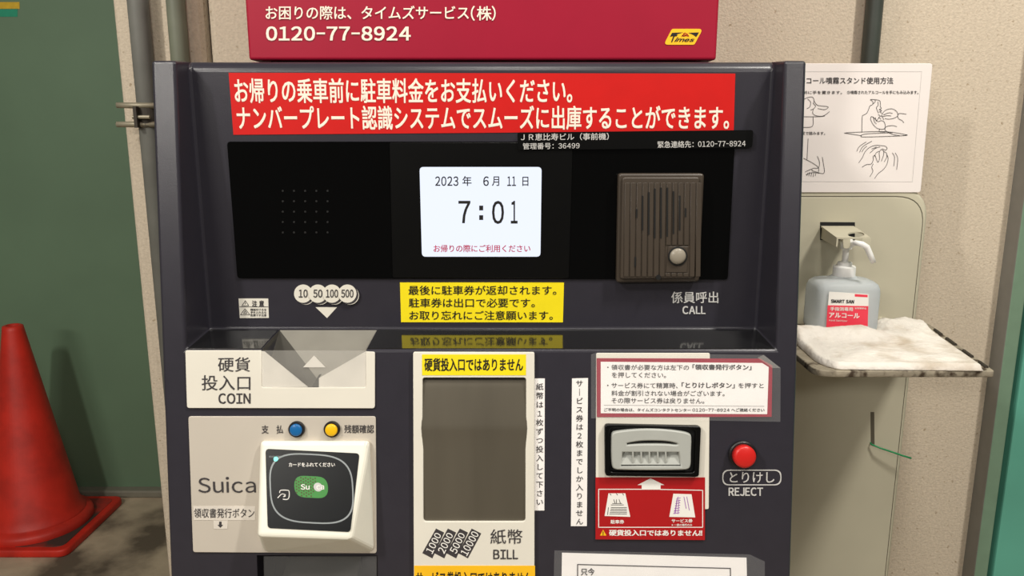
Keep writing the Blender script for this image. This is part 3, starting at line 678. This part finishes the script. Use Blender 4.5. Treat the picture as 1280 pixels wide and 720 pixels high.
bm = bmesh.new(); add_lathe(bm, [(r1 + .0006, 0), (r1 + .003, 0), (r1 + .003, za - zb), (r1 + .0006, za - zb)], (p1.location.x, p1.location.y, zb), n=28); bm_link('band', bm, M['zinc_dark'], ck)
bm = bmesh.new(); add_box(bm, CLP.hit(172, 150).x, CLP.hit(176, 150).x, CLP.o.y - .012, CLP.o.y, zb - .002, za + .002); bm_link('bolt_plate', bm, M['zinc_dark'], ck)
bm = bmesh.new(); add_tube(bm, [(CLP.hit(172, 147).x - .004, CLP.o.y - .007, (za + zb) / 2), (CLP.hit(190, 147).x, CLP.o.y - .007, (za + zb) / 2)], .0028, 8); bm_link('bolt', bm, M['zinc'], ck)

# ------------------------------------------------------------------ hand sanitiser stand, poster, bottle, towel
sd = thing('sanitizer_stand', (.46, 1.13, 0), 'khaki steel foot-pedal sanitiser stand with a corroded tray beside the payment machine', 'stand')
sx = .325
so = [(640 + (sx) * F / 1.1, 235.5), (1159, 235.5), (1120, 725)]
xr = STAND.hit(1158.5, 280).x; zt = STAND.hit(1000, 235.5).z
def stand_poly(x0, x1, z0, z1, r):
    return rounded([(x0, z0), (x1, z0), (x1, z1), (x0, z1)], [0, 0, r, r], 8)
me = shape_mesh([stand_poly(sx, xr, .01, zt, .045)], .05, .004); m4 = STAND.mat(-.05); me.transform(m4); me.materials.clear(); link('back_panel', me, M['khaki'], sd)
gx = STAND.hit(1152, 300).x - .002; gz = STAND.hit(1000, 246).z
me = shape_mesh([stand_poly(sx + .016, gx + .0012, .03, gz + .0012, .042)], .0006); me.transform(STAND.mat(0)); me.materials.clear(); link('groove', me, M['khaki_dark'], sd)
me = shape_mesh([stand_poly(sx + .018, gx - .0004, .03, gz - .0004, .041)], .002, .0006); me.transform(STAND.mat(.0001)); me.materials.clear(); fp = link('front_panel', me, M['khaki'], sd)
bm = bmesh.new(); add_box(bm, sx - .0, xr, .98, 1.16, 0, .012); bevel(bm_link('foot_plate', bm, M['khaki'], sd), .003)
plate('arm_slot', STAND, [(1025, 277.5), (1068.5, 277.8), (1068.5, 300), (1025, 300)], M['slot'], fp, th=.0006, d=.0019)
plate('pedal_slot', STAND, [(1088, 515), (1092.6, 515), (1093, 556), (1088.6, 556)], M['khaki_dark'], fp, th=.0006, d=.0019)
ax0, ax1 = STAND.hit(1026, 290).x, STAND.hit(1067, 290).x
az1, az0 = STAND.hit(1040, 282).z, STAND.hit(1040, 298).z
RP = Plane((0, 1.10, az1), (1, 0, 0), (0, 1, .038))          # the arm droops a little
ends = [RP.hit(*p) for p in ((1026, 282.3), (1067, 282.3), (1088, 297), (1046, 297))]
bm = bmesh.new()
e0 = ends[3]; s0 = Vector((ax0, 1.0985, az1)); dz = Vector((0, 0, -.0006))
add_hull(bm, [p + Vector((dx_, 0, 0)) for dx_ in (0, .002) for p in (s0 + dz, e0 + dz, e0 - Vector((0, 0, .012)), Vector((ax0, 1.0985, az0)))])
am = bm_link('press_arm', bm, M['khaki'], sd)
hole = [RP.uv(1070 + 10.5 * math.cos(a * .314), 293 + 3.4 * math.sin(a * .314)) for a in range(20)]
me = shape_mesh([rounded([(max(RP.uv(*p)[0], 0), min(RP.uv(*p)[1], -.0015)) for p in ((1026, 282.3), (1067, 282.3), (1088, 296.6), (1046, 297))], [0, 0, .004, .003]), hole], .0022); me.transform(RP.mat(-.0022)); me.materials.clear()
link('press_plate', me, M['khaki'], sd)
FP = Plane((0, e0.y + .003, 0), (1, 0, 0), (0, 0, 1))
for q_ in ([(1053, 297.5), (1062.5, 297.5), (1062, 310.5), (1053.5, 310.5)], [(1077, 297.5), (1088.3, 297.5), (1087, 309.5), (1077, 309.5)]):
    plate('press_fork', FP, q_, M['khaki'], sd, th=.002, r=[0, 0, .003, .003], bv=.0005)
tq = [TRAY.hit(*p) for p in ((1020, 464), (1244, 464), (1161, 404.5), (950, 404.5))]
tpl = rounded([(max(p.x, .325), min(p.y, 1.099)) for p in tq], [.02, .006, .003, .003], 6)
me = shape_mesh([tpl], .0075, .001); me.transform(Matrix.Translation((0, 0, TRAYZ - .0075))); me.materials.clear(); link('tray', me, M['rust'], sd)
for a_, b_ in ((.16, .27), (.36, .50), (.62, .74), (.84, .93)):
    c0_ = tq[2].lerp(tq[1], a_) + Vector((-.006, -.004, .001)); c1_ = tq[2].lerp(tq[1], b_) + Vector((-.006, -.004, .001))
    bm = bmesh.new(); add_tube(bm, [c0_, c1_], .0022, 8); bm_link('edging_strip', bm, M['zinc_dark'], sd)
bm = bmesh.new(); kb = STAND.hit(1101, 402, .006); add_lathe(bm, [(.004, -.006), (.007, -.003), (.0075, .002), (.005, .006), (0, .007)], kb, (0, -1, 0), 16); bm_link('fixing_knob', bm, M['khaki'], sd, smooth=True)

po = thing('instruction_poster', (.5, 1.098, STAND.hit(1080, 240).z), 'white poster with line drawings of hand disinfection above the sanitiser stand', 'poster')
PP = Plane((0, 1.0985, 0), (1, 0, 0), (0, 0, 1))
sheet = plate('sheet', PP, [(948, 79.5), (1164.5, 79.5), (1149.5, 240.5), (956, 240.5)], M['poster'], po, th=.003, d=-.003, r=.004, bv=.0006)
PP = PP.lift(.0003)
K = crop(4.5, 1000, 80)
lettering(PP, [('アルコール噴霧スタンド使用方法', (991, 96.5, 1116.5, 105), .012), ('①ノズルの前に手を置きます。', (975, 113.4, 1052.5, 117.5), .004), ('②噴霧されたアルコールを手にもみ込みます。', (1059, 113.2, 1148, 117.6), .004), ('足で踏みます。', (1002, 164.5, 1031.5, 168.5), .004)], M['ink'], po, d=.0001)
link('border_print', stroke_mesh(PP, [K((-150, 42), (685, 42), (632, 662), (-120, 660), (-150, 42))], .0004, .0001), M['grey_print'], po)
dr = [
 [(348, 384), (350, 300), (356, 288), (376, 276), (388, 250), (394, 235), (408, 228), (410, 212), (396, 200), (420, 200), (444, 204), (452, 214), (452, 240)],
 [(420, 200), (424, 210), (412, 224)], [(438, 212), (440, 232), (430, 244), (436, 262), (442, 276)],
 [(250, 388), (300, 384), (480, 380), (600, 398), (580, 402)], [(250, 388), (340, 402), (360, 410), (560, 404), (600, 398)], [(340, 402), (380, 392), (520, 386)],
 [(456, 296), (470, 270), (490, 256), (520, 252), (545, 268), (550, 290), (530, 304), (500, 310), (478, 306)], [(470, 286), (500, 274), (520, 278)], [(462, 296), (490, 290), (512, 292)],
 [(598, 282), (560, 278), (550, 292), (556, 308), (575, 318), (584, 330)],
 [(400, 296), (398, 312), (412, 340), (436, 362), (470, 366), (480, 350), (474, 326), (456, 318), (440, 324), (424, 310), (412, 298), (400, 296)], [(412, 298), (420, 326), (430, 336)], [(424, 300), (430, 322)],
 [(545, 352), (520, 346), (486, 352), (478, 368), (490, 380), (524, 396), (560, 402)], [(448, 366), (448, 380), (480, 382)],
 [(452, 240), (458, 250), (446, 256), (460, 262), (448, 268), (462, 276)], [(440, 284), (452, 292), (444, 300), (456, 310)], [(446, 300), (432, 318)], [(460, 290), (472, 314)],
 # rubbing hands
 [(330, 556), (352, 524), (366, 494), (390, 470), (420, 458), (450, 458), (480, 462), (490, 474), (482, 484), (462, 476)], [(350, 580), (372, 566), (400, 562), (412, 540), (412, 520), (422, 514), (432, 540), (440, 552), (448, 530), (446, 498), (456, 480)],
 [(404, 478), (430, 466)], [(394, 500), (424, 474), (450, 466)], [(456, 480), (470, 488), (470, 512), (458, 546)], [(470, 492), (486, 500), (488, 524), (474, 550)], [(488, 508), (496, 530), (488, 566), (468, 594), (440, 616), (420, 644)],
 [(412, 562), (404, 580), (410, 604), (394, 632)], [(420, 520), (428, 500), (446, 490)],
 [(320, 490), (334, 464), (372, 438)], [(336, 496), (354, 464), (404, 434)], [(520, 500), (532, 524), (528, 574)], [(536, 500), (550, 532), (544, 594)], [(348, 494), (360, 476), (376, 462)],
 # left column, partly behind the machine
 [(20, 200), (44, 188), (70, 186), (80, 204), (76, 222), (88, 236), (76, 252), (60, 258)], [(44, 196), (60, 214), (56, 240), (40, 250)], [(80, 208), (100, 232), (158, 240), (140, 256), (100, 250)], [(76, 252), (72, 276), (90, 290), (130, 292), (166, 268)], [(20, 296), (100, 296), (140, 292)], [(74, 300), (70, 350), (20, 356)],
 [(46, 420), (40, 536)], [(20, 530), (70, 556), (104, 582), (104, 606)], [(98, 518), (110, 552), (104, 584), (74, 586), (68, 598), (90, 606), (126, 616), (138, 604), (132, 560), (126, 524)],
 [(30, 606), (66, 590)], [(34, 622), (70, 610), (110, 614)], [(44, 612), (40, 626)], [(54, 608), (50, 630)], [(66, 612), (62, 632)], [(78, 614), (74, 634)], [(90, 614), (86, 630)]]
link('drawing', stroke_mesh(PP, [smooth_line(K(*z), 4) for z in dr], .00062, .0002), M['ink'], po)

# bottle
BX, BY = .4515, 1.030
bo = thing('sanitizer_bottle', (BX, BY, TRAYZ + .003), 'milky pump bottle of hand sanitiser with a red and white label on the tray', 'bottle')
bm = bmesh.new(); rings = []
zt_ = 1.1075
for sc_, z in ((.90, TRAYZ + .0032), (.97, TRAYZ + .0055), (1, TRAYZ + .010), (1, 1.086), (.985, 1.0925), (.93, 1.0985), (.80, 1.1025), (.60, 1.1045), (.40, 1.1055), (.36, zt_)):
    rings.append([bm.verts.new((x, y, z)) for x, y in sup(BX, BY, .0440 * sc_, .031 * max(sc_, .45) if sc_ < .5 else .031 * sc_, 4.5 if sc_ > .7 else 2.6, 48)])
for a, b in zip(rings, rings[1:]):
    for k in range(48): bm.faces.new((a[k], a[(k + 1) % 48], b[(k + 1) % 48], b[k]))
bm.faces.new(rings[0][::-1]); bm.faces.new(rings[-1])
bm_link('bottle_body', bm, M['bottle'], bo, smooth=True)
bm = bmesh.new(); add_lathe(bm, [(.0140, 0), (.0146, .001), (.0146, .013), (.0136, .0145), (.0095, .0148), (.0095, .019), (.008, .020)], (BX, BY, 1.1068), n=36); bm_link('collar', bm, M['pump'], bo)
bm = bmesh.new(); add_lathe(bm, [(.0042, 0), (.0042, .017), (.0075, .018), (.0085, .028), (.007, .0315)], (BX, BY, 1.1265), n=24); bm_link('pump_stem', bm, M['pump'], bo)
NP = Plane((0, e0.y - .0075, 0), (1, 0, 0), (0, 0, 1))
bm = bmesh.new(); tube = [Vector((BX + .001, BY - .004, 1.1475)), NP.hit(1069.6, 303.5), NP.hit(1077, 305), NP.hit(1083.5, 309), NP.hit(1087.5, 318), NP.hit(1091.8, 328)]
add_tube(bm, tube, [.0036, .0034, .0038, .0040, .0038, .0034], 16); bm_link('nozzle', bm, M['pump'], bo, smooth=True)
LP = Plane((0, BY - .0312, 0), (1, 0, 0), (0, 0, 1))
K = crop(4.5, 1000, 260)
def lq(*p): return K(*p)
lb = plate('label_sheet', LP, lq((163, 470), (386, 484), (380, 690), (146, 690)), M['white'], bo, th=.0003, r=.001)
plate('label_band', LP, lq((155, 547), (384, 552), (380, 690), (146, 690)), M['labelred'], bo, th=.0002, d=.0003)
plate('label_flash', LP, lq((308, 484), (380, 489), (380, 502), (308, 498)), M['labelred'], bo, th=.0002, d=.0003)
lettering(LP, [('SMART SAN', lq((174, 514), (305, 517), (303, 538), (174, 534)), .05)], M['black'], bo, d=.0006)
lettering(LP, [('手指消毒用', lq((170, 556), (298, 558), (297, 580), (170, 578)), .02), ('アルコール', lq((163, 588), (336, 592), (334, 622), (162, 616)), .03), ('Hand Sanitizer', lq((163, 626), (268, 630), (267, 640), (163, 636)), .01), ('指定医薬部外品', lq((308, 558), (372, 560), (372, 570), (308, 568)), .01)], M['white'], bo, d=.0007, name='band_lettering')

# towel
tw = [TRAY.hit(*p) for p in ((1030, 462.5), (1229, 464.5), (1152, 410), (975, 412))]
tw = [Vector((max(p.x, .33), min(p.y, 1.094), 0)) for p in tw]
tw[3].y = tw[2].y; 
NU, NV = 72, 60; bm = bmesh.new(); top = []; bot = []
fl, fr_, br_, bl_ = tw
for j in range(NV + 1):
    t = j / NV; rt = []; rbm = []
    for i in range(NU + 1):
        s = i / NU
        # rounded front-left corner
        p = (fl.lerp(fr_, s)).lerp(bl_.lerp(br_, s), t)
        cs_, ct = .13, .22
        if s < cs_ and t < ct:
            a, b = 1 - s / cs_, 1 - t / ct; m_ = max(a, b); q_ = math.hypot(a, b)
            if q_ > 0: k_ = m_ / q_; s2, t2 = cs_ * (1 - a * k_), ct * (1 - b * k_); p = (fl.lerp(fr_, s2)).lerp(bl_.lerp(br_, s2), t2)
        e = min(s, 1 - s, t) if t < .5 else min(s, 1 - s, max(1 - t, 0) + .02)
        rim = min(1, (e / .028)); h = .0058 * math.sqrt(max(0, 1 - (1 - rim) ** 2))
        lip = math.exp(-((min(s * 1.2, t, (1 - s) * 2.2 + .01) - .03) / .03) ** 2) * .0012
        q3 = Vector((p.x * 34, p.y * 34, .7))
        wr = noise.noise(q3) * .5 + noise.noise(q3 * 2.3) * .34 + abs(noise.noise(q3 * 4.1)) * .26
        cr = max(0, (t - .42) / .58) ** 1.5 * (.35 + .65 * min(1, max(0, (s - .35) / .25)))
        ins = min(1, max(0, (min(s, 1 - s, t) - .05) / .08))
        clear = max(abs(p.x - BX) / .047, abs(p.y - BY) / .034)
        free = min(1, max(0, (clear - 1.0) / .28)); free = free * free * (3 - 2 * free)
        ridge = math.exp(-((p.y - .978 - .004 * noise.noise(Vector((p.x * 22, 3, 1)))) / .017) ** 2) * (.0115 + .004 * noise.noise(Vector((p.x * 30, 9, 4)))) * min(1, max(0, (.515 - p.x) / .05))
        ridge += math.exp(-((p.y - 1.045) / .03) ** 2) * (.005 + .006 * abs(noise.noise(Vector((p.x * 45, p.y * 20, 7))))) * min(1, max(0, (p.x - .49) / .03))
        h += lip + ins * (.0030 * wr + .0010) + ridge + max(0, t - .45) * .009 * abs(wr)
        h = h * free + .0008 * (1 - free)
        # keep the cloth below the bottle: flat where it stands
        rt.append((p, h, clear)); rbm.append(p)
    top.append(rt); bot.append(rbm)
# the back edge of the towel lies just in front of the bottle
def shift(p): return p
tv = [[bm.verts.new((p.x, p.y, TRAYZ + .0012 + h)) for p, h, c in r_] for r_ in top]
bv_ = [[bm.verts.new((p.x, p.y, TRAYZ + .0004)) for p in r_] for r_ in bot]
for j in range(NV):
    for i in range(NU):
        bm.faces.new((tv[j][i], tv[j][i + 1], tv[j + 1][i + 1], tv[j + 1][i])); bm.faces.new((bv_[j][i], bv_[j + 1][i], bv_[j + 1][i + 1], bv_[j][i + 1]))
for j in range(NV):
    bm.faces.new((tv[j][0], tv[j + 1][0], bv_[j + 1][0], bv_[j][0])); bm.faces.new((tv[j][NU], bv_[j][NU], bv_[j + 1][NU], tv[j + 1][NU]))
for i in range(NU):
    bm.faces.new((tv[0][i], bv_[0][i], bv_[0][i + 1], tv[0][i + 1])); bm.faces.new((tv[NV][i], tv[NV][i + 1], bv_[NV][i + 1], bv_[NV][i]))
to = bm_link('folded_towel', bm, M['towel'], None, smooth=True, origin=(.44, .95, TRAYZ))
tag(to, 'crumpled damp white towel spread on the corroded tray in front of the bottle', 'towel')
# green wire
bm = bmesh.new(); wp = [STAND.hit(x, y, d) for x, y, d in ((1088, 553, .001), (1089, 555.5, .006), (1100, 560, .012), (1115, 565, .015), (1128, 569.5, .017), (1139, 572.8, .018))]
add_tube(bm, wp, .0013, 8); gw = bm_link('wire', bm, M['wire'], None, smooth=True, origin=wp[0]); tag(gw, 'thin green wire sticking out of the slot in the sanitiser stand', 'wire')

# ------------------------------------------------------------------ traffic cone and wall label
CX, CY = -1.580, 2.362
co = thing('traffic_cone', (CX, CY, 0), 'red traffic cone on a square base in front of the green wall', 'traffic cone')
bm = bmesh.new(); add_lathe(bm, [(.148, .05), (.140, .062), (.128, .085), (.031, .685), (.029, .697), (.022, .700), (.017, .699), (.016, .66), (0, .655)], (CX, CY, 0), n=56)
cb = bm_link('cone_body', bm, M['cone'], co, smooth=True)
bm = bmesh.new(); add_lathe(bm, [(.164, .020), (.164, .040), (.159, .048), (.150, .052), (.136, .062)], (CX, CY, 0), n=56); bevel(bm_link('base_collar', bm, M['cone'], co, smooth=True), .002)
me = shape_mesh([rounded([(CX - .195, CY - .185), (CX + .195, CY - .185), (CX + .195, CY + .185), (CX - .195, CY + .185)], .035, 8)], .024, .005); me.materials.clear(); link('base_plate', me, M['cone'], co)
me = shape_mesh([rounded([(CX - .172, CY - .162), (CX + .172, CY - .162), (CX + .172, CY + .162), (CX - .172, CY + .162)], .03, 8)], .002, .0006); me.transform(Matrix.Translation((0, 0, .0235))); me.materials.clear(); link('base_top', me, M['cone_base'], co)
ws = thing('wall_label', FARW.hit(0, 10), 'small yellow and teal label high on the green wall above the traffic cone', 'label')
plate('yellow_band', FARW, [(-40, 2.6), (24.5, 2.6), (24.8, 11), (-40, 11)], M['yellow_label'], ws, th=.001)
plate('teal_band', FARW, [(-40, 11.5), (22, 11.5), (22, 21), (-40, 21)], M['teal_label'], ws, th=.001)
SC.unit_settings.system = 'METRIC'
